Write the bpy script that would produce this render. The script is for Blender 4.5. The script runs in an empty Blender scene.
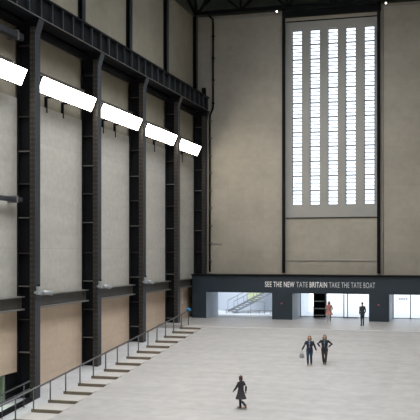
import bpy, bmesh, math, random
from mathutils import Vector, Matrix
random.seed(7)
D = bpy.data
SC = bpy.context.scene
COL = SC.collection
V = Vector

# ------------------------------------------------------------------ materials
def mat(name, col, rough=0.6, metal=0.0, var=0.0, scale=1.0, stretch=(1, 1, 1), col2=None, bump=0.0,
        var2=0.0, scale2=6.0, seams=None, seam_col=None):
    """Principled material with object-space noise mottling, optional streaks and panel seams."""
    m = D.materials.new(name); m.use_nodes = True
    nt = m.node_tree; N = nt.nodes; L = nt.links
    b = N['Principled BSDF']
    b.inputs['Roughness'].default_value = rough
    b.inputs['Metallic'].default_value = metal
    b.inputs['Base Color'].default_value = (*col, 1)
    if not (var or col2 or seams or var2):
        return m
    tc = N.new('ShaderNodeTexCoord'); mp = N.new('ShaderNodeMapping')
    mp.inputs['Scale'].default_value = stretch
    L.new(tc.outputs['Object'], mp.inputs['Vector'])
    nz = N.new('ShaderNodeTexNoise'); nz.inputs['Scale'].default_value = scale
    nz.inputs['Detail'].default_value = 5; nz.inputs['Roughness'].default_value = 0.6
    L.new(mp.outputs[0], nz.inputs['Vector'])
    rmp = N.new('ShaderNodeValToRGB')
    c2 = col2 or tuple(max(0, c * (1 - var)) for c in col)
    rmp.color_ramp.elements[0].position = 0.3; rmp.color_ramp.elements[1].position = 0.7
    rmp.color_ramp.elements[0].color = (*c2, 1); rmp.color_ramp.elements[1].color = (*col, 1)
    L.new(nz.outputs['Fac'], rmp.inputs['Fac'])
    out = rmp.outputs['Color']
    if var2:
        n2 = N.new('ShaderNodeTexNoise'); n2.inputs['Scale'].default_value = scale2
        n2.inputs['Detail'].default_value = 6
        L.new(tc.outputs['Object'], n2.inputs['Vector'])
        mr = N.new('ShaderNodeMapRange'); mr.inputs['From Min'].default_value = 0.3; mr.inputs['From Max'].default_value = 0.7
        mr.inputs['To Min'].default_value = 1 - var2; mr.inputs['To Max'].default_value = 1 + var2
        L.new(n2.outputs['Fac'], mr.inputs['Value'])
        mx = N.new('ShaderNodeMix'); mx.data_type = 'RGBA'; mx.blend_type = 'MULTIPLY'; mx.inputs['Factor'].default_value = 1
        L.new(out, mx.inputs['A']); L.new(mr.outputs[0], mx.inputs['B']); out = mx.outputs['Result']
    if seams:   # (axis_u, axis_v, width, height, mortar, darkness)
        au, av, w, h, mo, dk = seams
        sp = N.new('ShaderNodeSeparateXYZ'); L.new(tc.outputs['Object'], sp.inputs[0])
        cb = N.new('ShaderNodeCombineXYZ'); L.new(sp.outputs[au], cb.inputs[0]); L.new(sp.outputs[av], cb.inputs[1])
        br = N.new('ShaderNodeTexBrick'); br.offset = 0.0; br.inputs['Scale'].default_value = 1
        br.inputs['Brick Width'].default_value = w; br.inputs['Row Height'].default_value = h
        br.inputs['Mortar Size'].default_value = mo; br.inputs['Mortar Smooth'].default_value = 0.3
        br.inputs['Color1'].default_value = (1, 1, 1, 1); br.inputs['Color2'].default_value = (.93, .93, .93, 1)
        br.inputs['Mortar'].default_value = (dk, dk, dk, 1)
        L.new(cb.outputs[0], br.inputs['Vector'])
        mx = N.new('ShaderNodeMix'); mx.data_type = 'RGBA'; mx.blend_type = 'MULTIPLY'; mx.inputs['Factor'].default_value = 1
        L.new(out, mx.inputs['A']); L.new(br.outputs['Color'], mx.inputs['B']); out = mx.outputs['Result']
    L.new(out, b.inputs['Base Color'])
    if bump:
        bp = N.new('ShaderNodeBump'); bp.inputs['Strength'].default_value = bump; bp.inputs['Distance'].default_value = 0.02
        L.new(nz.outputs['Fac'], bp.inputs['Height']); L.new(bp.outputs[0], b.inputs['Normal'])
    return m

def emit(name, col, s):
    m = D.materials.new(name); m.use_nodes = True
    b = m.node_tree.nodes['Principled BSDF']
    b.inputs['Base Color'].default_value = (0.8, 0.8, 0.8, 1)
    b.inputs['Emission Color'].default_value = (*col, 1); b.inputs['Emission Strength'].default_value = s
    return m

def glass(name, tint=(1, 1, 1), refl=0.06, rough=0.02):
    m = D.materials.new(name); m.use_nodes = True
    nt = m.node_tree; N = nt.nodes; L = nt.links
    N.remove(N['Principled BSDF'])
    t = N.new('ShaderNodeBsdfTransparent'); t.inputs[0].default_value = (*tint, 1)
    g = N.new('ShaderNodeBsdfGlossy'); g.inputs['Roughness'].default_value = rough
    x = N.new('ShaderNodeMixShader'); x.inputs[0].default_value = refl
    L.new(t.outputs[0], x.inputs[1]); L.new(g.outputs[0], x.inputs[2])
    L.new(x.outputs[0], N['Material Output'].inputs['Surface'])
    return m

M = {}
M['steel'] = mat('steel_dark_tone', (0.015, 0.016, 0.019), 0.42, 0.0, var=0.35, scale=0.8, stretch=(1, 1, .3))  # column steel, one paint throughout: web shade put into this darker colour
M['steel_front'] = mat('steel_blue_grey_tone', (0.044, 0.050, 0.060), 0.35, 0.0, var=0.3, scale=0.8, stretch=(1, 1, .2))  # same column paint, paler and bluer: light on front faces put into the colour
M['steel_rivet'] = mat('steel_brown_grey_tone', (0.058, 0.050, 0.044), 0.45, 0.0, var=0.3, scale=1.2)  # same column paint, mid tone: light on the flange sides in the colour
M['black'] = mat('black_paint', (0.012, 0.013, 0.015), 0.5, var=0.3, scale=2)
M['beam'] = mat('mid_grey_steel_paint', (0.085, 0.08, 0.075), 0.45, var=0.25, scale=1.5)
M['stiff'] = mat('grey_stiffener_paint', (0.17, 0.165, 0.155), 0.5, var=0.3, scale=3)
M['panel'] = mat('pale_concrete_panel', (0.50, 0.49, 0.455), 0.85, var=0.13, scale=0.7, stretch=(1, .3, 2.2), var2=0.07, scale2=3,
                 seams=(1, 2, 40, 6.1, 0.02, .86))
M['tan'] = mat('tan_wood_panel', (0.68, 0.54, 0.42), 0.7, var=0.16, scale=0.6, stretch=(1, .3, 2.5), var2=0.05, scale2=4,
               seams=(1, 2, 2.2, 1.6, 0.012, .88))
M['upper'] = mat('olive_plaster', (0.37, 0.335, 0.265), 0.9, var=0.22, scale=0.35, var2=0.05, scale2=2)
M['back'] = mat('grey_brown_concrete', (0.47, 0.435, 0.37), 0.9, var=0.17, scale=0.25, stretch=(1, 1, 1.5), var2=0.05, scale2=2,
                seams=(0, 2, 3.4, 2.9, 0.018, .90))
M['bay'] = mat('pale_blue_grey_render', (0.42, 0.415, 0.395), 0.8, var=0.1, scale=0.6)
M['floor'] = mat('pale_screed', (0.43, 0.425, 0.425), 0.42, var=0.2, scale=0.7, stretch=(.16, 2.2, 1), col2=(0.365, 0.36, 0.36), var2=0.10, scale2=1.6,
                 seams=(0, 1, 3.6, 6.0, 0.02, .93))
M['tread'] = mat('pale_stone_tread', (0.46, 0.45, 0.435), 0.7, var=0.12, scale=0.8, var2=0.05)
M['riser'] = mat('shaded_brown_riser', (0.20, 0.165, 0.125), 0.7, var=0.2, scale=2)  # brown, darkened to hold the shade under each nosing
M['strip'] = mat('pale_blue_grey_screed', (0.47, 0.485, 0.51), 0.7, var=0.25, scale=0.8, var2=0.05)
M['slate'] = mat('dark_blue_slate_paint', (0.026, 0.043, 0.060), 0.5, var=0.22, scale=0.6)
M['reveal'] = mat('pale_blue_reveal_paint', (0.42, 0.48, 0.55), 0.5, var=0.08, scale=1)
M['white'] = mat('white_paint', (0.82, 0.85, 0.88), 0.5, var=0.04, scale=1)
M['lobby'] = mat('pale_blue_wall_paint', (0.74, 0.79, 0.86), 0.6, var=0.08, scale=0.8)
M['letter_white'] = mat('white_lettering', (0.97, 0.97, 0.97), 0.5, var=.02)
M['letter_grey'] = mat('pale_grey_lettering', (0.66, 0.69, 0.72), 0.5, var=.02)
M['lime'] = mat('pale_lime_board', (0.80, 0.85, 0.52), 0.5, var=.08, scale=2)
M['metal'] = mat('brushed_grey_metal', (0.30, 0.31, 0.33), 0.35, 0.6, var=.15, scale=3)
M['rail'] = mat('grey_rail_metal', (0.13, 0.135, 0.145), 0.35, 0.5, var=.15, scale=3)
M['treadgrey'] = mat('grey_tread', (0.2, 0.2, 0.21), .6, var=.1, scale=2)
M['bars'] = mat('grey_window_bar_paint', (0.16, 0.18, 0.21), .5, var=.1, scale=2)
M['silver'] = mat('silver_metal', (0.42, 0.45, 0.48), 0.35, 0.4, var=.1, scale=4)
M['lamp'] = emit('warm_white_diffuser', (1.0, 0.90, 0.76), 19.0)
M['spot'] = emit('small_spot_lens', (1.0, 0.95, 0.85), 6.0)
M['lobby_fill'] = emit('lobby_fill_glow', (0.90, 0.95, 1.0), 5.5)  # glow for the added lobby panel, no visible lamp
M['glass'] = glass('clear_glass', (0.96, 0.98, 1.0))
M['green_glass'] = glass('green_tinted_glass', (0.74, 0.85, 0.74), 0.1)
M['red'] = mat('red_plastic', (0.38, 0.05, 0.075), 0.4, var=.05)
M['blue'] = mat('bright_blue_cloth', (0.03, 0.25, 0.55), 0.7, var=.25, scale=8)
M['notice'] = mat('off_white_paper', (0.80, 0.76, 0.70), 0.7, var=.04, scale=3)
M['orange'] = mat('orange_brown_conduit', (0.42, 0.26, 0.12), 0.6, var=.1, scale=3)
M['roof'] = mat('dark_green_grey_roof', (0.10, 0.115, 0.095), 0.8, var=.3, scale=0.6)
M['pave'] = mat('pale_outdoor_paving', (0.70, 0.71, 0.73), 0.8, var=.08, scale=0.5)
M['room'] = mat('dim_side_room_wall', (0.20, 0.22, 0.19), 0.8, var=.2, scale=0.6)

for k_ in ('steel', 'steel_front', 'steel_rivet', 'beam', 'black'):
    M[k_].node_tree.nodes['Principled BSDF'].inputs['Specular IOR Level'].default_value = 0.05 if k_ in ('black', 'steel') else 0.2

# ------------------------------------------------------------------ mesh helpers
class MB:
    def __init__(s): s.bm = bmesh.new()
    def hexa(s, p):
        """p: 8 corners, bottom loop then top loop"""
        v = [s.bm.verts.new(q) for q in p]
        for f in ((3, 2, 1, 0), (4, 5, 6, 7), (0, 1, 5, 4), (1, 2, 6, 5), (2, 3, 7, 6), (3, 0, 4, 7)):
            s.bm.faces.new([v[i] for i in f])
        return s
    def box(s, x0, x1, y0, y1, z0, z1):
        return s.hexa([(x0, y0, z0), (x1, y0, z0), (x1, y1, z0), (x0, y1, z0), (x0, y0, z1), (x1, y0, z1), (x1, y1, z1), (x0, y1, z1)])
    def bar(s, a, b, w, h=None, up=(0, 0, 1)):
        h = h or w; a, b = V(a), V(b); d = (b - a).normalized(); up = V(up)
        if abs(d.dot(up)) > .95: up = V((0, 1, 0))
        r = d.cross(up).normalized() * w / 2; u = r.cross(d).normalized() * h / 2
        return s.hexa([a - r - u, a + r - u, b + r - u, b - r - u, a - r + u, a + r + u, b + r + u, b - r + u])
    def ring(s, c, ax1, ax2, n):
        return [s.bm.verts.new(V(c) + ax1 * math.cos(2 * math.pi * i / n) + ax2 * math.sin(2 * math.pi * i / n)) for i in range(n)]
    def skin(s, rings, cap=True):
        n = len(rings[0])
        for r0, r1 in zip(rings, rings[1:]):
            for i in range(n):
                s.bm.faces.new((r0[i], r0[(i + 1) % n], r1[(i + 1) % n], r1[i]))
        if cap:
            s.bm.faces.new(rings[0][::-1]); s.bm.faces.new(rings[-1])
    def tube(s, pts, r, n=8):
        pts = [V(p) for p in pts]; rs = r if isinstance(r, (list, tuple)) else [r] * len(pts)
        rings = []
        for i, p in enumerate(pts):
            d = (pts[min(i + 1, len(pts) - 1)] - pts[max(i - 1, 0)]).normalized()
            up = V((0, 0, 1)) if abs(d.z) < .9 else V((0, 1, 0))
            a = d.cross(up).normalized(); b = a.cross(d).normalized() * -1
            rings.append(s.ring(p, a * rs[i], b * rs[i], n))
        s.skin(rings); return s
    def loft(s, secs, n=16):
        """secs: (centre, rx, ry) horizontal elliptical sections from low to high"""
        s.skin([s.ring(c, V((rx, 0, 0)), V((0, ry, 0)), n) for c, rx, ry in secs]); return s
    def ball(s, c, rx, ry=None, rz=None, n=12, m=8):
        ry = ry or rx; rz = rz or rx
        bmesh.ops.create_uvsphere(s.bm, u_segments=n, v_segments=m, radius=1,
                                  matrix=Matrix.Translation(V(c)) @ Matrix.Diagonal((rx, ry, rz, 1)))
        return s
    def build(s, name, m, parent=None, smooth=False, bevel=0, loc=None):
        bmesh.ops.recalc_face_normals(s.bm, faces=s.bm.faces)
        if bevel:
            bmesh.ops.bevel(s.bm, geom=list(s.bm.edges), offset=bevel, segments=1, affect='EDGES', clamp_overlap=True)
        if loc:
            bmesh.ops.translate(s.bm, verts=s.bm.verts, vec=-V(loc))
        me = D.meshes.new(name); s.bm.to_mesh(me); s.bm.free()
        if smooth:
            for p in me.polygons: p.use_smooth = True
        o = D.objects.new(name, me); me.materials.append(M[m] if isinstance(m, str) else m)
        COL.objects.link(o)
        if parent: o.parent = parent
        if loc: o.location = loc
        return o

def tag(o, label, cat, group=None, kind=None):
    o['label'] = label; o['category'] = cat
    if group: o['group'] = group
    if kind: o['kind'] = kind
    return o
def thing(name, label, cat, loc=(0, 0, 0), rz=0, group=None):
    o = D.objects.new(name, None); COL.objects.link(o); o.location = loc; o.rotation_euler = (0, 0, rz)
    o.empty_display_size = 0.3
    return tag(o, label, cat, group)
def struct(o):
    o['kind'] = 'structure'; return o
def sempty(name, loc=(0, 0, 0)):
    o = D.objects.new(name, None); COL.objects.link(o); o.location = loc; return struct(o)
def copy_tree(o, parent=None):
    c = o.copy(); COL.objects.link(c)
    if parent: c.parent = parent
    for ch in list(o.children): copy_tree(ch, c)
    return c

# ------------------------------------------------------------------ dimensions
FX = -22.3          # front plane of the steel columns
PX = -23.4          # plane of the wall panels
YB = 77.3           # back wall
YR = [43.97, 52.55, 60.92, 69.12, 77.18]      # far edge of each column front
def strip_z(y): return min(0.0, -2.15 + .083 * (y - 43.8))
def ramp_z(y): return -max(0.0, 66 - y) / 12

# ------------------------------------------------------------------ floor, ramp
fl = MB()
sec = [(-8, ramp_z(6)), (6, ramp_z(6)), (66, 0), (78.3, 0)]
xr = 3.5
def fstrip(mb, x0, x1, secs, t=0.6):
    for (ya, za), (yb, zb) in zip(secs, secs[1:]):
        mb.hexa([(x0, ya, za - t), (x1, ya, za - t), (x1, yb, zb - t), (x0, yb, zb - t), (x0, ya, za), (x1, ya, za), (x1, yb, zb), (x0, yb, zb)])
fstrip(fl, -19.25, xr, sec)
fl.box(-23.6, -19.25, 66.6, 78.3, -0.6, 0)
struct(fl.build('floor', 'floor'))
# threshold line at the head of the ramp: pale joint strip
struct(MB().box(-19.2, xr, 65.75, 66.15, -0.05, 0.012).build('trim_1', mat('pale_joint_strip', (0.58, 0.58, 0.58), .5, var=.08)))
# sloping pale margin between steps and wall
mg = MB(); fstrip(mg, -23.6, -20.9, [(-8, strip_z(6)), (6, strip_z(6)), (69.7, strip_z(69.7)), (69.72, 0)], .5)
struct(mg.build('trim_2', 'strip'))

# ------------------------------------------------------------------ shallow steps beside the ramp
st = thing('staircase', 'flight of long shallow pale stone steps with shade-darkened brown risers beside the ramp', 'steps', (-20, 40.27, -2.15))
ys = [64.74 - 1.882 * k for k in range(18)]
for k, y in enumerate(ys):
    z = -.05 + (y - 64.74) * .0858
    z = min(0.0, z + .08)
    if k == 0: z = 0.015
    y2 = (ys[k - 1] if k else 66.6)
    MB().box(-20.9, -19.25, y + .03, y2 + .03, z - .5, z).build('step', 'tread', st, bevel=.012).matrix_parent_inverse = Matrix.Translation((20, -40.27, 2.15))
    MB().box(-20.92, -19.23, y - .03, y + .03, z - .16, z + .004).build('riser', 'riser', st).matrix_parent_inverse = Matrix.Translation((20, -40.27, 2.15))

def P(o, root):       # keep world coordinates of a part under a moved root
    o.parent = root
    o.matrix_parent_inverse = Matrix.Translation(-V(root.location)) if not root.rotation_euler.z else root.matrix_basis.inverted()
    return o

# ------------------------------------------------------------------ handrail
hr = thing('handrail', 'long grey metal handrail climbing beside the shallow steps', 'handrail', (-20.8, 38.44, -2.3))
rail_z = lambda y: -1.21 + (y - 38.44) * .0841
P(MB().tube([(-20.8, 28.9, rail_z(28.9)), (-20.8, 67.1, rail_z(67.1))], .05, 8).build('rail', 'rail', None, True), hr)
for k in range(-1, 19):
    y = 64.74 - 1.882 * k
    P(MB().tube([(-20.8, y, min(0, -.05 + (y - 64.74) * .0858) - .02), (-20.8, y, rail_z(y))], .04, 6).build('post', 'rail', None, True), hr)
# lower rail by the glazed opening
lr = thing('handrail', 'short twin-tube handrail in front of the dark glazed opening below the first panel', 'handrail', (-22.15, 36, -2.8))
for dz in (0, -.42):
    P(MB().tube([(-22.15, 34.4, -1.68 + dz), (-22.15, 42.4, -1.02 + dz)], .042, 8).build('rail', 'rail', None, True), lr)
for y in (34.6, 37.1, 39.5, 41.8):
    P(MB().tube([(-22.15, y, strip_z(y) - .02), (-22.15, y, -1.68 + (y - 34.4) * .0825)], .028, 6).build('post', 'rail', None, True), lr)
# dark kerb in front of that opening
tag(MB().hexa([(-22.6, 33, strip_z(33) - .1), (-22.3, 33, strip_z(33) - .1), (-22.3, 43.1, strip_z(43.1) - .1), (-22.6, 43.1, strip_z(43.1) - .1),
               (-22.6, 33, strip_z(33) + .18), (-22.3, 33, strip_z(33) + .18), (-22.3, 43.1, strip_z(43.1) + .18), (-22.6, 43.1, strip_z(43.1) + .18)]
              ).build('kerb', 'steel'), 'low dark sloping kerb at the foot of the glazed opening', 'kerb')

# ------------------------------------------------------------------ left wall
wl = sempty('wall_left')
edges = [34.5] + YR
for i in range(5):
    y0, y1 = edges[i] + .0, edges[i + 1]
    MB().box(PX - .3, PX, y0, y1, 3.3, 14.35).build('panel', 'panel', wl)
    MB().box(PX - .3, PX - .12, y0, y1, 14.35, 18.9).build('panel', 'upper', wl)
    zb = strip_z(y0) - .25
    if i == 0:
        MB().box(PX - .3, PX, y0, y1, -.68, 3.3).build('panel', 'tan', wl)
    else:
        MB().box(PX - .3, PX, y0, y1, zb, 3.3).build('panel', 'tan', wl)
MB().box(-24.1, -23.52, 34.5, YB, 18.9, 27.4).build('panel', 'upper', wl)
# continuation toward the viewer, past the frame
MB().box(PX - .3, PX, -8, 34.5, -6, 18.9).build('panel', 'panel', wl)
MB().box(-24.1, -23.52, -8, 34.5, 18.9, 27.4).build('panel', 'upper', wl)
MB().box(-24.3, -23.4, -8, YB, 27.4, 29.6).build('eave', 'roof', wl)
MB().box(-24.1, PX, -8, YB, 18.75, 18.9).build('ledge', 'steel', wl)
# dim side room behind the glazed opening
sr = sempty('wall_side_room')
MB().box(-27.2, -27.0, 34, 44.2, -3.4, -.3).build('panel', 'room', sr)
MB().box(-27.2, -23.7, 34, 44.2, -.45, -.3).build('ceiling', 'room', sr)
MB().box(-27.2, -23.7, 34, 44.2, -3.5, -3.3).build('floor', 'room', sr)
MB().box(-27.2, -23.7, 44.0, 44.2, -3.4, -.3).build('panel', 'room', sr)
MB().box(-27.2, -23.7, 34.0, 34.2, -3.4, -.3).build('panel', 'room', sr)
d1 = sempty('door_1')
fr = MB()
for y in (34.4, 37.0, 39.4, 42.2):
    fr.box(-23.6, -23.5, y - .05, y + .05, -3.3, -.68)
fr.box(-23.6, -23.5, 34.4, 42.2, -.78, -.68)
fr.build('frame', 'metal', d1)
for y0, y1 in ((34.45, 36.95), (37.05, 39.35), (39.45, 42.15)):
    MB().box(-23.56, -23.54, y0, y1, -3.3, -.78).build('pane', 'green_glass', d1)
MB().box(-23.65, -23.45, 42.26, 43.9, -3.3, -.68).build('jamb', 'black', d1)

# ------------------------------------------------------------------ steel columns
ord_ = ['nearest tall riveted steel column, at the left edge beside the lower handrail',
        'second tall riveted steel column along the left wall',
        'third tall riveted steel column, midway along the left wall',
        'fourth tall riveted steel column, where the handrail ends',
        'farthest tall steel column in the corner by the back wall']
for i, y in enumerate(YR):
    yb = y - .62 if i < 4 else y - .62
    zb = strip_z(y) - .13 if i < 4 else 0.0
    c = thing('steel_column', ord_[i], 'column', (FX, y - .34, zb), 0, 'riveted steel columns on the left wall')
    zt = 18.62
    P(MB().box(FX - .03, FX, yb, y, zb, zt - .75).hexa(
        [(FX - .03, yb, zt - .75), (FX, yb, zt - .75), (FX, y, zt - .75), (FX - .03, y, zt - .75),
         (FX + .22, yb, zt), (FX + .25, yb, zt), (FX + .25, y, zt), (FX + .22, y, zt)]).build('front_plate', 'steel_front', None), c)
    side = MB().box(FX - .34, FX - .032, yb + .03, yb + .08, zb, zt - .4).box(FX - .34, FX - .032, y - .08, y - .03, zb, zt - .4)
    z = zb + .2; riv = MB()
    while z < zt - .6:
        riv.box(FX - .31, FX - .22, yb + .005, yb + .03, z, z + .09)
        riv.box(FX - .13, FX - .05, yb + .005, yb + .03, z, z + .09)
        z += .29
    P(side.build('flange', 'steel_rivet', None), c)
    P(riv.build('rivets', 'beam', None), c)
    yc = y - .30
    P(MB().box(PX, FX - .33, yc - .03, yc + .03, zb, zt - .05).build('web', 'steel', None), c)
    P(MB().box(PX + .002, PX + .05, yb, y, zb, zt - .05).build('back_plate', 'steel', None), c)
    for z in (0.35, 2.15, 3.98, 5.8, 7.75, 9.6, 11.4, 13.3, 17.2):
        if z < zb + .3 or (i == 4 and z < 4.1): continue
        P(MB().box(PX + .05, FX - .335, yb + .06, yc - .03, z, z + .05).build('stiffener', 'stiff' if z in (3.98, 7.75, 11.4, 0.35) else 'steel_rivet', None), c)
    P(MB().hexa([(PX + .05, yc - .06, zt - 1.2), (FX - .34, yc - .06, zt - 1.2), (FX - .34, yc + .06, zt - 1.2), (PX + .05, yc + .06, zt - 1.2),
                 (PX + .05, yb, zt), (FX + .2, yb, zt), (FX + .2, y - .03, zt), (PX + .05, y - .03, zt)]).build('bracket', 'steel', None), c)
    if i < 4:
        P(MB().box(PX + .02, FX + .1, yb - .1, y + .1, zb - .1, zb + .06).build('base_plate', 'steel_rivet', None), c)

# ------------------------------------------------------------------ cross beams between columns
bl = ['dark steel cross beam over the first tan panel, left of the nearest column', 'dark steel cross beam between the nearest and second steel columns',
      'dark steel cross beam between the second and third steel columns', 'dark steel cross beam between the third and fourth steel columns',
      'dark steel cross beam between the fourth column and the dark entrance front']
for i in range(5):
    y0 = edges[i] + (.02 if i else 0); y1 = edges[i + 1] - .75
    if i == 4: y1 = 76.5
    t = thing('cross_beam', bl[i], 'beam', (-23.1, (y0 + y1) / 2, 2.75), 0, 'steel cross beams along the left wall')
    P(MB().box(-23.12, -23.04, y0, y1, 2.80, 3.42).build('web', 'beam', None), t)
    P(MB().box(PX + .01, -22.85, y0, y1, 3.42, 3.47).build('top_flange', 'stiff', None), t)
    P(MB().box(PX + .01, -22.85, y0, y1, 2.72, 2.80).build('bottom_flange', 'stiff', None), t)
# pipes of the first bay
for (z, r, lab) in ((17.55, .19, 'dark horizontal tube across the first bay, high above the first wall light'),
                    (8.72, .13, 'grey horizontal tube across the first bay, below the first wall light')):
    t = thing('wall_tube', lab, 'pipe', (-23.0, 40, z), 0)
    P(MB().box(-23.0 - r, -23.0 + r, 34.5, 43.1, z - r, z + r).build('tube', 'steel_front', None, bevel=.05), t)
    P(MB().box(PX, -23 + r + .04, 42.3, 42.45, z - r - .06, z + r + .06).build('clamp', 'stiff', None), t)

# ------------------------------------------------------------------ wall lights
lab_l = ['wall light cut off by the left picture edge, before the nearest column', 'long bright wall light between the nearest and second columns',
         'bright wall light between the second and third columns', 'bright wall light between the third and fourth columns',
         'farthest bright wall light, next to the corner of the back wall']
zl = [15.62, 15.62, 15.5, 15.35, 15.22]
for i in range(5):
    y0 = edges[i] + .25; y1 = edges[i + 1] - (.93 if i else 1.6)
    if i == 4: y1 = 75.0
    z1 = zl[i]; z0 = z1 - .80; xt, xb = -22.22, -22.58
    t = thing('wall_light', lab_l[i], 'light', (-22.6, (y0 + y1) / 2, z0), 0, 'long wall lights between the columns')
    P(MB().hexa([(xb - .16, y0, z0), (xb - .02, y0, z0 - .01), (xb - .02, y1, z0 - .01), (xb - .16, y1, z0),
                 (xt - .36, y0, z1 + .08), (xt - .02, y0, z1 + .04), (xt - .02, y1, z1 + .04), (xt - .36, y1, z1 + .08)]).build('housing', 'steel_front', None), t)
    P(MB().box(-22.72, -22.62, y0, y1 - 1.0, z1 + .26, z1 + .36).build('top_rail', 'beam', None), t)
    for q in (.05, .5, .8): P(MB().box(-22.70, -22.64, y0 + (y1 - y0) * q, y0 + (y1 - y0) * q + .06, z1, z1 + .26).build('rail_bracket', 'steel', None), t)
    n = 4
    for k in range(n):
        a = y0 + .02 + (y1 - y0 - .04) * k / n; b = y0 + .02 + (y1 - y0 - .04) * (k + 1) / n - .07
        P(MB().hexa([(xb - .03, a, z0), (xb + .01, a, z0 + .0), (xb + .01, b, z0), (xb - .03, b, z0),
                     (xt - .03, a, z1), (xt + .01, a, z1), (xt + .01, b, z1), (xt - .03, b, z1)]).build('diffuser', 'lamp', None), t)
    for f in (.37, .67):
        y = y0 + (y1 - y0) * f
        P(MB().box(PX - .12, PX + .03, y - .06, y + .06, z0 - .75, z0 + .2).box(PX, xb - .1, y - .04, y + .04, z0 + .1, z0 + .2).build('bracket', 'steel', None), t)

# ------------------------------------------------------------------ clamp lamps on the beams
for i, lab in ((0, 'silver clamp fitting on the nearest steel column above its cross beam'), (1, 'silver clamp fitting on the second steel column above its cross beam'),
               (2, 'silver clamp fitting on the third steel column above its cross beam')):
    y = YR[i]
    t = thing('clamp_fitting', lab, 'fitting', (FX, y, 3.6), 0, 'silver clamp fittings on the columns')
    P(MB().box(FX, FX + .1, y - .75, y + .25, 3.62, 3.74).box(FX + .02, FX + .16, y - .55, y - .25, 3.55, 4.0).build('bracket', 'silver', None, bevel=.015), t)
    P(MB().tube([(FX + .14, y + .1, 3.66), (FX + .14, y + 1.1, 3.58)], [.10, .15], 10).build('lamp_body', 'silver', None, True), t)
    P(MB().ball((FX + .12, y - .42, 4.06), .07).build('knob', 'black', None, True), t)

# ------------------------------------------------------------------ crane girder
gd = thing('crane_girder', 'long dark riveted crane girder carried on top of the steel columns', 'girder', (FX, 60, 18.65))
GX = -22.25
P(MB().box(GX - .06, GX, 33, YB - .15, 18.70, 19.9).build('web', 'black', None), gd)
P(MB().box(GX - .75, GX + .23, 33, YB - .15, 18.64, 18.70).build('bottom_flange', 'steel', None), gd)
P(MB().box(GX + .232, GX + .25, 33, YB - .15, 18.65, 18.69).build('painted_lit_edge', 'stiff', None), gd)  # paler strip paints the lit edge of the bottom flange
P(MB().box(GX - .75, GX + .2, 33, YB - .15, 19.88, 19.98).build('top_flange', 'steel', None), gd)
y = 34.0
while y < YB - .4:
    P(MB().box(GX + .002, GX + .16, y, y + .12, 18.70, 19.88).build('stiffener', 'steel_front', None), gd)
    y += 1.38
tag(MB().box(-23.2, -23.0, 34, YB - .1, 18.15, 18.40).box(-23.3, -22.9, 34, YB - .1, 18.40, 18.44).build('runway_rail', 'steel'),
    'thin dark rail running behind the columns just under the crane girder', 'rail')
tag(MB().box(GX - .1, GX + .2, 75.6, 76.0, 19.98, 20.6).build('buffer_stop', 'black', bevel=.03), 'small dark buffer block standing on the far end of the crane girder', 'block')

# ------------------------------------------------------------------ slim upper columns
ul = ['slim dark upper column above the girder over the second main column', 'slim dark upper column above the girder over the third main column',
      'slim dark upper column above the girder over the fourth main column', 'slim dark upper column above the girder in the back wall corner']
for i, (y, zt) in enumerate(zip((52.1, 60.5, 68.9, 77.2), (27.4, 27.4, 27.4, 28.6))):
    t = thing('upper_column', ul[i], 'column', (-23.3, y - .25, 19.98), 0, 'slim upper columns above the girder')
    P(MB().box(-23.24, -23.2, y - .5, y, 19.98, zt).build('front_plate', 'steel_front', None), t)
    P(MB().box(-23.48, -23.24, y - .31, y - .25, 19.98, zt).build('web', 'steel', None), t)
    P(MB().box(-23.52, -23.48, y - .5, y, 19.98, zt).build('back_plate', 'steel', None), t)

# ------------------------------------------------------------------ back wall with window opening
BX0, BX1, BZ0, BZ1 = -15.02, -6.78, 8.9, 26.45
wb = sempty('wall_back')
b = MB()
b.box(-24.1, BX0, YB, YB + .8, 2.41, 27.4); b.box(BX1, xr + .3, YB, YB + .8, 2.41, 27.4)
b.box(BX0, BX1, YB, YB + .8, 26.45, 27.4)
b.build('panel', 'back', wb)
MB().box(BX0, BX1, YB + .03, YB + .8, 2.41, BZ0 - .10).build('apron', 'back', wb)
MB().box(BX0 + .1, BX1 - .1, YB - .03, YB + .03, 5.05, 5.12).build('joint_strip', 'bay', wb)
MB().box(BX0, BX1, YB - .02, YB + .6, BZ0 - .10, BZ0).build('window_ledge', 'steel_rivet', wb)
MB().box(-24.3, xr + .3, YB + .5, YB + .8, 27.4, 29.6).build('gable', 'roof', wb)
MB().box(-21.8, BX0 - .1, YB - .12, YB, 27.0, 27.12).build('ledge', 'bay', wb)
MB().box(BX1 + .4, xr, YB - .12, YB, 27.0, 27.12).build('ledge', 'bay', wb)

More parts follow.
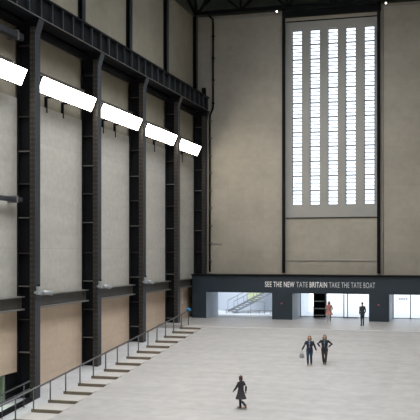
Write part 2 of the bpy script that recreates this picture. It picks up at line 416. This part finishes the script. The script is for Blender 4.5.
w1 = sempty('window_1')
SX = [(-14.47, -13.57), (-12.86, -11.97), (-11.26, -10.38), (-9.68, -8.81), (-8.06, -7.18)]
WZ0, WZ1 = 10.0, 25.65
def pier(x0, x1, z0, z1): MB().box(x0, x1, YB + .08, YB + .75, z0, z1).build('pier', 'bay', w1)
xs = [BX0] + [q for a in SX for q in a] + [BX1]
for k in range(0, 12, 2): pier(xs[k], xs[k + 1], WZ0, WZ1)
MB().box(BX0, BX1, YB + .08, YB + .75, WZ1, BZ1).build('lintel', 'bay', w1)
MB().box(BX0, BX1, YB + .08, YB + .75, BZ0, WZ0).build('apron', 'bay', w1)
MB().box(BX0 + .05, BX1 - .05, YB + .02, YB + .08, BZ1 - .1, BZ1).build('frame', 'steel', w1)
for x0, x1 in SX:
    MB().box(x0, x1, YB + .44, YB + .46, WZ0, WZ1).build('pane', 'glass', w1)
    g = MB(); n = 12
    for k in range(n + 1):
        z = WZ0 + (WZ1 - WZ0) * k / n
        g.box(x0, x1, YB + .38, YB + .50, z - .055, z + .055)
        if k < n:
            for q in (1, 2, 3):
                zz = z + (WZ1 - WZ0) / n * q / 4
                g.box(x0, x1, YB + .41, YB + .48, zz - .032, zz + .032)
    g.box(x0, x0 + .04, YB + .40, YB + .49, WZ0, WZ1).box(x1 - .04, x1, YB + .40, YB + .49, WZ0, WZ1)
    g.build('glazing_bars', 'bars', w1)

for x, lab in ((-15.14, 'dark vertical steel post left of the tall window'), (-6.78, 'dark vertical steel post right of the tall window')):
    t = thing('wall_post', lab, 'post', (x, YB - .2, 3.95), 0, 'dark posts flanking the tall window')
    P(MB().box(x - .14, x + .14, YB - .30, YB - .25, 3.95, 27.6).build('front_plate', 'steel', None), t)
    P(MB().box(x - .04, x + .04, YB - .25, YB, 3.95, 27.6).build('web', 'steel', None), t)
tag(MB().tube([(-6.40, YB - .04, 3.9), (-6.40, YB - .04, 26.9)], .03, 6).build('conduit', 'orange', None, True),
    'thin orange-brown conduit just right of the right window post', 'conduit')
tag(MB().box(BX0 - .2, BX1 + .2, YB - .38, YB - .02, 26.75, 27.35).build('lintel_beam', 'black'), 'dark horizontal steel beam across the top of the tall window', 'beam')

# downpipe with brackets
dp = thing('downpipe', 'thin dark pipe with small brackets running down the back wall corner', 'pipe', (-21.9, YB - .2, 4))
P(MB().tube([(-22.1, YB - .35, 27.6), (-22.0, YB - .35, 27.35), (-21.72, YB - .25, 27.1), (-21.70, YB - .2, 26.7), (-21.70, YB - .2, 19.2), (-21.74, YB - .2, 18.9), (-21.98, YB - .2, 18.4),
             (-22.02, YB - .2, 18.1), (-22.02, YB - .2, 4.0)], .085, 8).build('pipe', 'black', None, True), dp)
for z in [5, 6.6, 8.2, 9.8, 11.4, 13, 14.6, 16.2, 17.8]:
    P(MB().box(-22.14, -21.84, YB - .28, YB, z, z + .09).build('bracket', 'stiff', None), dp)
for z in [19.4, 21.5, 23.5, 25.5]:
    P(MB().box(-21.82, -21.58, YB - .28, YB, z, z + .08).build('bracket', 'steel', None), dp)
cd = tag(MB().tube([(-21.85, YB - .05, 6.6), (-20.9, YB - .05, 6.55)], .025, 6).build('conduit', 'silver', None, True), 'short pale conduit stub on the back wall beside the corner column', 'conduit')

# ------------------------------------------------------------------ roof truss and braces
YT = 76.6
tr = thing('roof_truss', 'dark steel roof truss along the top of the back wall', 'truss', (-15, YT, 27.5))
P(MB().box(-23.4, xr, YT - .14, YT + .14, 27.45, 27.72).build('bottom_chord', 'black', None), tr)
P(MB().box(-23.4, xr, YT - .14, YT + .14, 29.3, 29.5).build('top_chord', 'black', None), tr)
xx = [-23.2 + 2.1 * k for k in range(13)]
for k in range(12):
    a, c_ = (27.6, 29.4) if k % 2 == 0 else (29.4, 27.6)
    P(MB().bar((xx[k], YT, a), (xx[k + 1], YT, c_), .16).build('diagonal', 'black', None), tr)
for k in range(0, 13, 2):
    P(MB().box(xx[k] - .06, xx[k] + .06, YT - .08, YT + .08, 27.6, 29.4).build('upright', 'black', None), tr)
tag(MB().bar((-23.25, 76.4, 27.65), (-23.25, 69.5, 29.58), .2).build('eave_brace', 'black'), 'dark sloping brace from the corner column up along the left eave', 'brace')
tag(MB().bar((-22.7, 76.3, 27.7), (-20.2, 73.3, 29.61), .2).build('eave_brace', 'black'), 'dark diagonal brace from the corner column into the roof', 'brace')
for x, lab in ((-15.62, 'tiny lit spotlight under the roof truss left of the tall window'), (-6.1, 'tiny lit spotlight under the roof truss right of the tall window')):
    t = thing('spotlight', lab, 'spotlight', (x, YT - .3, 27.1), 0, 'tiny spotlights under the truss')
    P(MB().tube([(x, YT - .1, 27.45), (x, YT - .3, 27.2)], [.05, .1], 8).build('body', 'black', None, True), t)
    P(MB().ball((x, YT - .33, 27.14), .075).build('lens', 'spot', None, True), t)

# ceiling with a long rooflight, right wall, end wall
MB_c = MB().box(-24.3, -16.5, -8, YB + .5, 29.6, 29.9).box(-5.0, xr + .3, -8, YB + .5, 29.6, 29.9).box(-16.5, -5, 70, YB + .5, 29.6, 29.9).box(-16.5, -5, -8, 2, 29.6, 29.9)
struct(MB_c.build('ceiling', 'roof'))
w2 = sempty('window_2')
MB().box(-16.5, -5, 2, 70, 29.76, 29.78).build('pane', 'glass', w2)
g = MB()
for k in range(24): g.box(-16.5, -5, 2 + k * 2.95, 2.1 + k * 2.95, 29.66, 29.86)
for x in (-16.5, -13.6, -10.8, -7.9, -5.1): g.box(x, x + .1, 2, 70, 29.66, 29.86)
g.build('glazing_bars', 'steel', w2)
struct(MB().box(xr, xr + .3, -8, YB, -6, 29.6).build('wall_right', 'upper'))
struct(MB().box(-24.3, xr + .3, -8.3, -8, -6, 29.6).build('wall_rear', 'upper'))

# ------------------------------------------------------------------ entrance front
YF = 74.3
ep = thing('entrance_portal', 'wide dark blue-grey entrance front with three openings across the back wall', 'entrance', (-10, YF, 0))
def EP(mb, n, m, **k): return P(mb.build(n, m, None, **k), ep)
EP(MB().box(-22.85, xr, YF, 76.42, 2.29, 3.74), 'fascia', 'slate')
EP(MB().box(-22.92, xr, YF - .12, 76.42, 3.74, 3.86), 'cornice', 'black')  # ledge cap; the shadow line above the fascia is painted in as black
EP(MB().box(-21.6, xr, 76.42, 78.3, 2.29, 2.4), 'soffit', 'white')
for x0, x1 in ((-22.85, -21.57), (-15.63, -13.87), (-7.34, -5.69), (1.1, xr)):
    EP(MB().box(x0, x1, YF, 78.3 if x0 > -22 else 76.42, -.02, 2.29), 'pier', 'slate')
for x in (-21.57, -13.87, -5.69):
    EP(MB().box(x, x + .02, YF + .12, 78.3, 0, 2.29), 'reveal', 'reveal')
for x in (-15.63, -7.34, 1.1):
    EP(MB().box(x - .02, x, YF + .12, 78.3, 0, 2.29), 'reveal', 'reveal')
EP(MB().box(-22.855, -22.82, YF - .01, YF + .2, 0, 3.7), 'edge_trim', 'black')

def text_mesh(s, name, size, xs, m, bold):
    cu = D.curves.new(name, 'FONT'); cu.body = s; cu.size = size; cu.extrude = .012; cu.offset = bold; cu.space_character = 1.12
    o = D.objects.new(name + '_tmp', cu); COL.objects.link(o)
    bpy.context.view_layer.update()
    me = D.meshes.new_from_object(o.evaluated_get(bpy.context.evaluated_depsgraph_get()))
    D.objects.remove(o); me.materials.clear(); me.materials.append(M[m])
    return me
x = -16.25
for s, wdt, m, bold in (('SEE THE NEW', 2.58, 'letter_white', .008), ('TATE', .98, 'letter_grey', .001), ('BRITAIN', 1.49, 'letter_white', .008), ('TAKE THE TATE BOAT', 0, 'letter_grey', .0)):
    me = text_mesh(s, 'lettering',   .66, x, m, bold)
    x0 = min(v.co.x for v in me.vertices); x1 = max(v.co.x for v in me.vertices)
    if not wdt: wdt = -6.84 - x
    k = wdt / (x1 - x0)
    for v in me.vertices: v.co = V(((v.co.x - x0) * k + x, -v.co.z + YF - .008, v.co.y + 2.81))
    o = D.objects.new('lettering', me); COL.objects.link(o); P(o, ep)
    o['label'] = {'letter_white': 'bright white lettering', 'letter_grey': 'thin pale grey lettering'}[m]
    x += wdt + .17

for x, lab in ((-14.79, 'small round red button on the dark pier right of the stair opening'), (-6.55, 'small round red button on the dark pier beside the man in dark suit')):
    t = thing('alarm_button', lab, 'button', (x, YF, 1.4), 0, 'red buttons on the entrance piers')
    P(MB().tube([(x, YF, 1.4), (x, YF - .04, 1.4)], .085, 14).build('plate', 'red', None), t)
    P(MB().tube([(x, YF - .04, 1.4), (x, YF - .07, 1.4)], .03, 12).build('push_cap', 'silver', None), t)

# glazed screens in the two right openings
def screen(name, x0, x1, mull, y=78.2, n0=0):
    d = sempty(name)
    f = MB()
    for x in mull: f.box(x - .04, x + .04, y - .06, y + .06, 0, 2.29)
    f.box(x0, x1, y - .06, y + .06, 2.20, 2.29).box(x0, x1, y - .06, y + .06, 0, .06)
    f.build('frame', 'silver', d)
    for a, b_ in zip(mull, mull[1:]):
        MB().box(a + .04, b_ - .04, y - .01, y + .01, .06, 2.20).build('pane', 'glass', d)
    return d
screen('door_2', -13.86, -12.55, [-13.82, -12.6])
screen('door_3', -11.5, -7.37, [-11.5, -9.93, -9.6, -7.42])
d4 = screen('door_4', -5.68, 1.1, [-5.62, -4.15, -2.4, -.6, 1.05])
# etched rows on the glass of the right-hand opening
g = MB()
for z in (1.75, 1.62): 
    for k in range(4): g.box(-5.15 + k * .2, -5.0 + k * .2, 78.17, 78.185, z, z + .07)
g.build('etched_marks', mat('pale_grey_etching', (.6, .63, .66), .6, var=.02), d4)
tag(MB().box(-9.85, -8.6, 77.5, 77.75, 0, .1).build('door_mat_rail', 'metal', bevel=.02), 'low grey metal rail on the floor inside the middle opening', 'rail')
# dark shelf unit in the middle opening
sh = thing('shelf_unit', 'dark shelf unit standing in the middle opening behind the woman in pink-brown coat', 'shelf unit', (-12.05, 77.9, 0))
P(MB().box(-12.55, -11.55, 78.15, 78.2, 0, 2.13).build('back_panel', 'black', None), sh)
for x in (-12.53, -11.57): P(MB().box(x - .03, x + .03, 77.65, 78.15, 0, 2.13).build('side_panel', 'black', None), sh)
for z in (.15, .75, 1.4): P(MB().box(-12.5, -11.6, 77.65, 78.15, z, z + .06).build('shelf', 'white', None), sh)  # white boards: the light on the shelves is put into their colour
P(MB().box(-12.5, -11.6, 77.65, 78.15, 2.07, 2.13).build('top_panel', 'black', None), sh)

# outdoor paving and stair lobby
struct(MB().box(-15, 30, 78.3, 130, -.4, -.02).build('floor_outdoor', 'pave'))
lo = sempty('wall_lobby')
LX0, LX1, LY1 = -24.6, -14.3, 84.6
MB().box(LX0 - .2, LX0, 78.3, LY1, -.1, 6).build('panel', 'lobby', lo)
MB().box(LX0, LX1, LY1, LY1 + .2, -.1, 6).build('panel', 'lobby', lo)
MB().box(LX1, LX1 + .2, 78.3, LY1, -.1, 6).build('panel', 'lobby', lo)
MB().box(LX0 - .2, LX1 + .2, 78.3, LY1 + .2, 6, 6.2).build('ceiling', 'white', lo)
MB().box(LX0, LX1, 78.3, LY1, -.4, -.008).build('floor', 'pave', lo)
MB().box(LX0, LX1, 78.12, 78.3, 2.42, 6.0).build('panel', 'white', lo)
t = thing('lobby_fill_panel', 'unseen glowing panel added to light the stair lobby', 'light', (-19.5, 81.5, 5.9))  # added out of sight to brighten the lobby
P(MB().box(-23, -16, 80, 83.4, 5.9, 6).build('frame', 'metal', None), t)
P(MB().box(-22.9, -16.1, 80.1, 83.3, 5.87, 5.9).build('diffuser', 'lobby_fill', None), t)
# open-riser stair rising to the right
os_ = thing('open_staircase', 'pale open-riser staircase with railings seen through the left opening', 'staircase', (-20.9, 83.2, 0))
def stair_pt(run, side, z): return (-21.2 + run * .85 + side * .53, 81.6 + run * .5 - side * .85, z)
for k in range(15):
    z = .16 * (k + 1); a = k * .33; b = a + .30
    P(MB().hexa([stair_pt(a, .9, z - .05), stair_pt(b, .9, z - .05), stair_pt(b, -.9, z - .05), stair_pt(a, -.9, z - .05),
                 stair_pt(a, .9, z), stair_pt(b, .9, z), stair_pt(b, -.9, z), stair_pt(a, -.9, z)]).build('tread', 'treadgrey', None), os_)
for sd in (-.95, .95):
    P(MB().bar(stair_pt(0, sd, .05), stair_pt(5, sd, 2.45), .05, .18).build('stringer', 'silver', None), os_)
    P(MB().tube([stair_pt(0, sd, 1.1), stair_pt(5, sd, 3.5)], .03, 6).build('rail', 'metal', None, True), os_)
    for k in range(0, 15, 3):
        P(MB().tube([stair_pt(k * .33, sd, .16 * k), stair_pt(k * .33, sd, .16 * k + 1.1)], .02, 6).build('post', 'metal', None, True), os_)
tag(MB().hexa([(-20.15, LY1 - .06, .9), (-19.15, LY1 - .06, .9), (-19.15, LY1 - .02, .9), (-20.15, LY1 - .02, .9),
               (-20.35, LY1 - .06, 2.6), (-18.9, LY1 - .06, 2.6), (-18.9, LY1 - .02, 2.6), (-20.35, LY1 - .02, 2.6)]).build('wall_board', 'lime'),
    'pale lime-yellow board on the lobby wall behind the open staircase', 'board')
lb = thing('barrier', 'low grey metal barrier across the lobby in front of the staircase', 'barrier', (-19, 80.2, 0))
P(MB().tube([(-21.4, 80.2, .34), (-15.9, 80.2, .34)], .03, 6).build('rail', 'metal', None, True), lb)
for k in range(6): P(MB().tube([(-21.3 + k * 1.07, 80.2, 0), (-21.3 + k * 1.07, 80.2, .36)], .025, 6).build('post', 'metal', None, True), lb)
P(MB().tube([(-18.9, 80.2, 0), (-18.9, 80.2, 1.15), (-17.6, 80.2, 1.15), (-17.6, 80.2, 0)], .03, 6).build('gate_hoop', 'metal', None, True), lb)

# ------------------------------------------------------------------ small things at the handrail end
t = thing('blue_bundle', 'small bright blue bundle resting on the far end of the handrail', 'bundle', (-20.8, 66.7, 1.2))
P(MB().ball((-20.8, 66.55, 1.27), .17, .22, .13).ball((-20.78, 66.85, 1.24), .13, .15, .1).build('cloth', 'blue', None, True), t)
tag(MB().box(PX + .0005, PX + .02, 72.9, 73.4, 1.3, 2.3).build('notice', 'notice'), 'narrow off-white upright notice on the last tan panel', 'notice')

# ------------------------------------------------------------------ people
DG = lambda: bpy.context.evaluated_depsgraph_get()
def remeshed(mb, name, m, parent, voxel, smooth_it=4):
    o = mb.build(name, m, None, True)
    r = o.modifiers.new('r', 'REMESH'); r.mode = 'VOXEL'; r.voxel_size = voxel
    s = o.modifiers.new('s', 'SMOOTH'); s.factor = .5; s.iterations = smooth_it
    bpy.context.view_layer.update()
    me = D.meshes.new_from_object(o.evaluated_get(DG())); me.name = name
    D.objects.remove(o)
    n = D.objects.new(name, me); COL.objects.link(n); n.parent = parent
    for p in me.polygons: p.use_smooth = True
    return n
def chain(mb, pts, rs, n=10):
    mb.tube(pts, list(rs), n)
    for p, r in zip(pts, rs): mb.ball(p, r * .98, n=n, m=6)

SKIN = mat('skin', (0.55, 0.36, 0.27), .55, var=.08, scale=6)
EYE = mat('eye_dark', (.02, .015, .012), .3, var=.1)
LIP = mat('lip', (.42, .17, .15), .5, var=.1)

def person(label, loc, rz, h, J, wear, hair, female=True):
    """local frame: x to the person's right, +y forward, z up, in units of a 1.72 m body; J holds joints"""
    k = h / 1.72
    root = thing('person', label, 'person', loc, rz); bw = k * (1.1 if female else .9); root.scale = (bw, bw, k)
    hipz = J.get('hipz', .90)
    sw = .185 if female else .21
    b = MB()
    tors = [((0, 0, hipz - .06), .13, .10), ((0, 0, hipz + .02), .165, .115), ((0, .0, hipz + .16), .128, .095), ((0, .01, hipz + .34), .155, .115),
            ((0, .0, hipz + .47), .165, .10), ((0, -.01, hipz + .535), .09, .07), ((0, 0, hipz + .60), .052, .055), ((0, .015, hipz + .66), .05, .055)]
    b.loft(tors)
    hc = V((0, .03, hipz + .735))
    b.ball(hc, .073, .092, .112, 16, 12)
    b.ball(hc + V((0, .035, -.065)), .05, .055, .05)                 # jaw
    b.tube([hc + V((0, .085, .015)), hc + V((0, .112, -.022))], [.009, .016], 8)   # nose
    for s in (-1, 1): b.ball(hc + V((s * .074, -.005, -.01)), .012, .02, .03)   # ears
    sleeves, legs, feet = [], [], []
    for side, s in (('R', 1), ('L', -1)):
        sh = V((s * sw, 0, hipz + .485)); el = V(J['el' + side]); wr = V(J['wr' + side])
        chain(b, [V((s * .10, 0, hipz + .47)), sh, sh.lerp(el, .5), el, el.lerp(wr, .4), wr], [.05, .05, .043, .036, .036, .024])
        d = (wr - el).normalized()
        ax = d.cross(V((0, 1, 0))); ax = ax.normalized() if ax.length > .2 else V((1, 0, 0))
        fw = ax.cross(d).normalized()                                    # palm's width direction
        pal = wr + d * .09
        for q in (-.022, 0, .022): b.tube([wr, wr + d * .05 + fw * q, pal + fw * q], [.018, .016, .014], 8)
        for f, (q, ln) in enumerate(((-.034, .068), (-.012, .08), (.011, .075), (.033, .058))):
            p0 = pal + fw * q - d * .015; p1 = p0 + d * ln * .55 + ax * .008; p2 = p0 + d * ln * .95 + ax * .03
            b.tube([p0, p1, p2], [.0095, .009, .0075], 8)
        th0 = wr + d * .025 + fw * .025
        b.tube([th0, th0 + d * .04 + fw * .03, th0 + d * .075 + fw * .034 + ax * .012], [.012, .0105, .009], 8)
        hp = V((s * .088, 0, hipz - .02)); kn = V(J['kn' + side]); an = V(J['an' + side]); toe = V(J['toe' + side])
        chain(b, [hp, hp.lerp(kn, .5), kn, kn.lerp(an, .35), an], [.088, .073, .052, .053, .036])
        chain(b, [an, an.lerp(toe, .6) + V((0, 0, -.025)), toe], [.036, .036, .026])
        sleeves.append((sh, el, wr)); legs.append((hp, kn, an)); feet.append((an, toe))
    remeshed(b, 'body', SKIN, root, .008, 3)
    for s in (-1, 1): MB().ball(hc + V((s * .03, .083, .012)), .009).build('eye', EYE, root, True)
    MB().ball(hc + V((0, .088, -.055)), .022, .01, .007).build('mouth', LIP, root, True)
    # clothes
    top, bottom, shoe = wear['top'], wear['bottom'], wear['shoe']
    t = MB(); hem = wear.get('hem', hipz - .10); fl_ = wear.get('flare', 0)
    secs = []
    if hem < hipz - .15:
        secs += [((0, 0, hem), .185 + fl_, .15 + fl_), ((0, 0, (hem + hipz) / 2), .18 + fl_ * .5, .14 + fl_ * .5)]
    else: secs += [((0, 0, hem), .185, .135)]
    secs += [((0, 0, hipz + .02), .188, .137), ((0, 0, hipz + .16), .158, .12), ((0, .01, hipz + .34), .182, .138), ((0, 0, hipz + .47), .192, .122), ((0, -.01, hipz + .54), .10, .085), ((0, 0, hipz + .60), .068, .07)]
    t.loft(secs)
    for sh, el, wr in sleeves:
        chain(t, [V((sh.x * .5, 0, sh.z)), sh, sh.lerp(el, .5), el, el.lerp(wr, .4), el.lerp(wr, .93)], [.075, .069, .061, .055, .053, .043])
    remeshed(t, wear.get('topname', 'jacket'), top, root, .013, 3)
    if bottom:
        t = MB()
        t.loft([((0, 0, hipz - .10), .17, .115), ((0, 0, hipz + .10), .155, .112)])
        for hp, kn, an in legs: chain(t, [hp, hp.lerp(kn, .5), kn, kn.lerp(an, .4), kn.lerp(an, .96)], [.104, .088, .068, .066, .058])
        remeshed(t, 'trousers', bottom, root, .012, 3)
    for an, toe in feet:
        t = MB()
        d = (toe - an); d.z = 0; d.normalize()
        heel = V((an.x, an.y, toe.z)) - d * .045
        chain(t, [heel + V((0, 0, .005)), heel.lerp(toe, .5) + V((0, 0, .015)), toe + d * .02], [.036, .044, .032])
        t.tube([an + V((0, 0, .03)), V((an.x, an.y, toe.z + .02))], [.048, .042], 10)
        remeshed(t, 'shoe', shoe, root, .012, 2)
    if wear.get('scarf'):
        MB().loft([((0, .045, hipz + .16), .055, .095), ((0, .05, hipz + .40), .06, .105), ((0, .012, hipz + .53), .075, .08), ((0, .005, hipz + .62), .062, .066)], 14).build('scarf', wear['scarf'], root, True)
    # hair
    t = MB(); t.ball(hc + V((0, -.022, .028)), .086, .097, .105, 16, 10)
    ln = hair['len']
    if ln:
        for s in (-1, 1):
            chain(t, [hc + V((s * .055, -.02, .05)), hc + V((s * .082, -.015, -.06)), hc + V((s * .078, 0, -.06 - ln))], [.04, .036, .024])
        chain(t, [hc + V((0, -.06, .03)), hc + V((0, -.075, -.07)), hc + V((0, -.075, -.07 - ln))], [.06, .06, .04])
    remeshed(t, 'hair', hair['m'], root, .011, 3)
    return root

def cloth(n, c, v=.25): return mat(n, c, .85, var=v, scale=9, var2=.1, scale2=30)
# (world positions: feet on the ramp)
def put(x, y): return (x, y, ramp_z(y))
walk = dict(elR=(.27, -.05, 1.12), wrR=(.30, .06, .89), elL=(-.27, -.02, 1.12), wrL=(-.29, .03, .88),
            knR=(.09, .16, .48), anR=(.085, .10, .10), toeR=(.09, .24, .035), knL=(-.085, .02, .49), anL=(-.085, -.14, .10), toeL=(-.085, -.02, .035))
J = dict(walk)
J.update(elR=(.30, -.06, 1.13), wrR=(.40, .05, .92), elL=(-.28, -.03, 1.12), wrL=(-.36, .06, .90))
person('woman in navy jacket and blue jeans with orange-brown hair walking with a grey bag', put(-8.87, 53.33), math.pi + .12, 1.76, J,
       dict(top=cloth('navy_jacket', (.022, .03, .055)), bottom=cloth('dark_blue_denim', (.025, .055, .11)), shoe=cloth('grey_shoe', (.12, .12, .13)),
            scarf=cloth('grey_blue_top', (.22, .27, .33)), topname='jacket'), dict(len=.12, m=cloth('auburn_hair', (.27, .10, .035))))
J = dict(walk)
J.update(elR=(.38, -.10, 1.20), wrR=(.24, .10, 1.06), elL=(-.38, -.10, 1.20), wrL=(-.22, .10, 1.05),
         knL=(-.085, .12, .48), anL=(-.05, .08, .10), toeL=(-.05, .22, .035), knR=(.085, .02, .49), anR=(.06, -.12, .10), toeR=(.06, .0, .035))
person('woman in black jacket and brown trousers with both arms bent, walking beside the navy jacket', put(-8.0, 53.7), math.pi + .05, 1.78, J,
       dict(top=cloth('black_jacket', (.018, .02, .028)), bottom=cloth('dark_brown_trousers', (.06, .042, .032)), shoe=cloth('dark_shoe', (.03, .025, .022)),
            scarf=cloth('denim_blue_scarf', (.16, .22, .31)), topname='jacket'), dict(len=.16, m=cloth('chestnut_hair', (.19, .075, .04))))
# handbag carried by the first woman
def handbag():
    bx, by = -9.33, 53.2
    t = thing('handbag', 'pale grey soft handbag hanging from the hand of the woman in jeans', 'bag', (bx, by, ramp_z(by) + .44), .2)
    z0 = ramp_z(by)
    m = cloth('pale_grey_leather', (.30, .31, .32), .2)
    P(MB().loft([((bx, by, z0 + .44), .12, .05), ((bx, by, z0 + .50), .16, .075), ((bx, by, z0 + .62), .145, .06), ((bx, by, z0 + .72), .11, .025)], 16).build('bag_body', m, None, True), t)
    P(MB().tube([(bx - .08, by, z0 + .70), (bx - .05, by, z0 + .84), (bx + .0, by, z0 + .88), (bx + .05, by, z0 + .84), (bx + .08, by, z0 + .70)], .012, 6).build('handle', m, None, True), t)
handbag()
# near figure striding to the left
J = dict(elR=(.24, -.12, 1.13), wrR=(.25, -.10, .90), elL=(-.24, .10, 1.13), wrL=(-.22, .26, .95),
         knR=(.09, .12, .49), anR=(.08, .10, .10), toeR=(.08, .24, .035), knL=(-.085, -.04, .50), anL=(-.08, -.36, .20), toeL=(-.08, -.27, .085))
person('person in dark grey knee-length coat and red-brown shoes striding alone down the ramp', put(-10.56, 42.65), math.radians(65), 1.62, J,
       dict(top=cloth('charcoal_coat', (.045, .045, .05)), bottom=cloth('black_trousers', (.025, .028, .035)), shoe=cloth('red_brown_shoe', (.24, .075, .04)),
            hem=.52, flare=.11, topname='coat'), dict(len=.05, m=cloth('brown_hair', (.10, .05, .04))))
# woman in pink-brown coat by the doors
J = dict(walk); J.update(elR=(.26, -.02, 1.12), wrR=(.20, .14, 1.0), elL=(-.26, -.02, 1.12), wrL=(-.20, .14, 1.0))
person('woman in pink-brown hooded coat and pale trousers standing before the dark shelf unit', (-10.57, 73.43, 0), .1, 1.66, J,
       dict(top=cloth('pink_brown_coat', (.50, .23, .18), .35), bottom=cloth('pale_trousers', (.36, .32, .30)), shoe=cloth('pale_shoe', (.42, .36, .30)),
            hem=.58, flare=.13, topname='coat'), dict(len=.14, m=cloth('light_brown_hair', (.34, .16, .10))))
# man in dark suit
J = dict(elR=(.25, -.06, 1.13), wrR=(.22, .08, .92), elL=(-.25, -.06, 1.13), wrL=(-.22, .08, .92),
         knR=(.085, .02, .49), anR=(.085, -.02, .09), toeR=(.10, .13, .035), knL=(-.085, .02, .49), anL=(-.085, -.02, .09), toeL=(-.10, .13, .035))
person('man in dark suit standing still in front of the middle opening', (-7.42, 69.9, 0), .5, 1.84, J,
       dict(top=cloth('dark_teal_suit', (.032, .05, .062)), bottom=cloth('dark_suit_trousers', (.018, .026, .034)), shoe=cloth('black_shoe', (.012, .012, .012)),
            hem=.76, topname='jacket'), dict(len=0, m=cloth('black_hair', (.015, .013, .012))), female=False)

# ------------------------------------------------------------------ daylight and added fill
w = D.worlds.new('World'); SC.world = w; w.use_nodes = True
bg = w.node_tree.nodes['Background']; bg.inputs[0].default_value = (0.90, 0.95, 1.0, 1); bg.inputs[1].default_value = 2.3
def area(name, loc, rot, sx, sy, power, col):
    l = D.lights.new(name, 'AREA'); l.shape = 'RECTANGLE'; l.size = sx; l.size_y = sy; l.energy = power; l.color = col
    o = D.objects.new(name, l); COL.objects.link(o); o.location = loc; o.rotation_euler = rot; return o
area('rooflight_daylight', (-10.75, 36, 29.55), (0, 0, 0), 11, 67, 8600, (1.0, 0.985, 0.97)).data.spread = math.radians(115)

area('side_room_fill', (-25.4, 39, -.5), (0, 0, 0), 2, 6, 380, (1.0, 1.0, .92))  # unseen fill added to brighten the room behind the green glass

# ------------------------------------------------------------------ camera
F, TH = 876.0, math.atan(250 / 876)
cam = D.cameras.new('Camera'); co = D.objects.new('Camera', cam); COL.objects.link(co)
cam.sensor_width = 36; cam.lens = F / 420 * 36; cam.shift_y = 40 / 420; cam.clip_end = 500
co.location = (0, 0, 6.0); co.rotation_euler = (math.pi / 2, 0, TH)
SC.camera = co
SC.view_settings.view_transform = 'Standard'; SC.view_settings.look = 'None'
SC.view_settings.exposure = 0.0; SC.view_settings.gamma = 1.0; SC.view_settings.use_curve_mapping = False
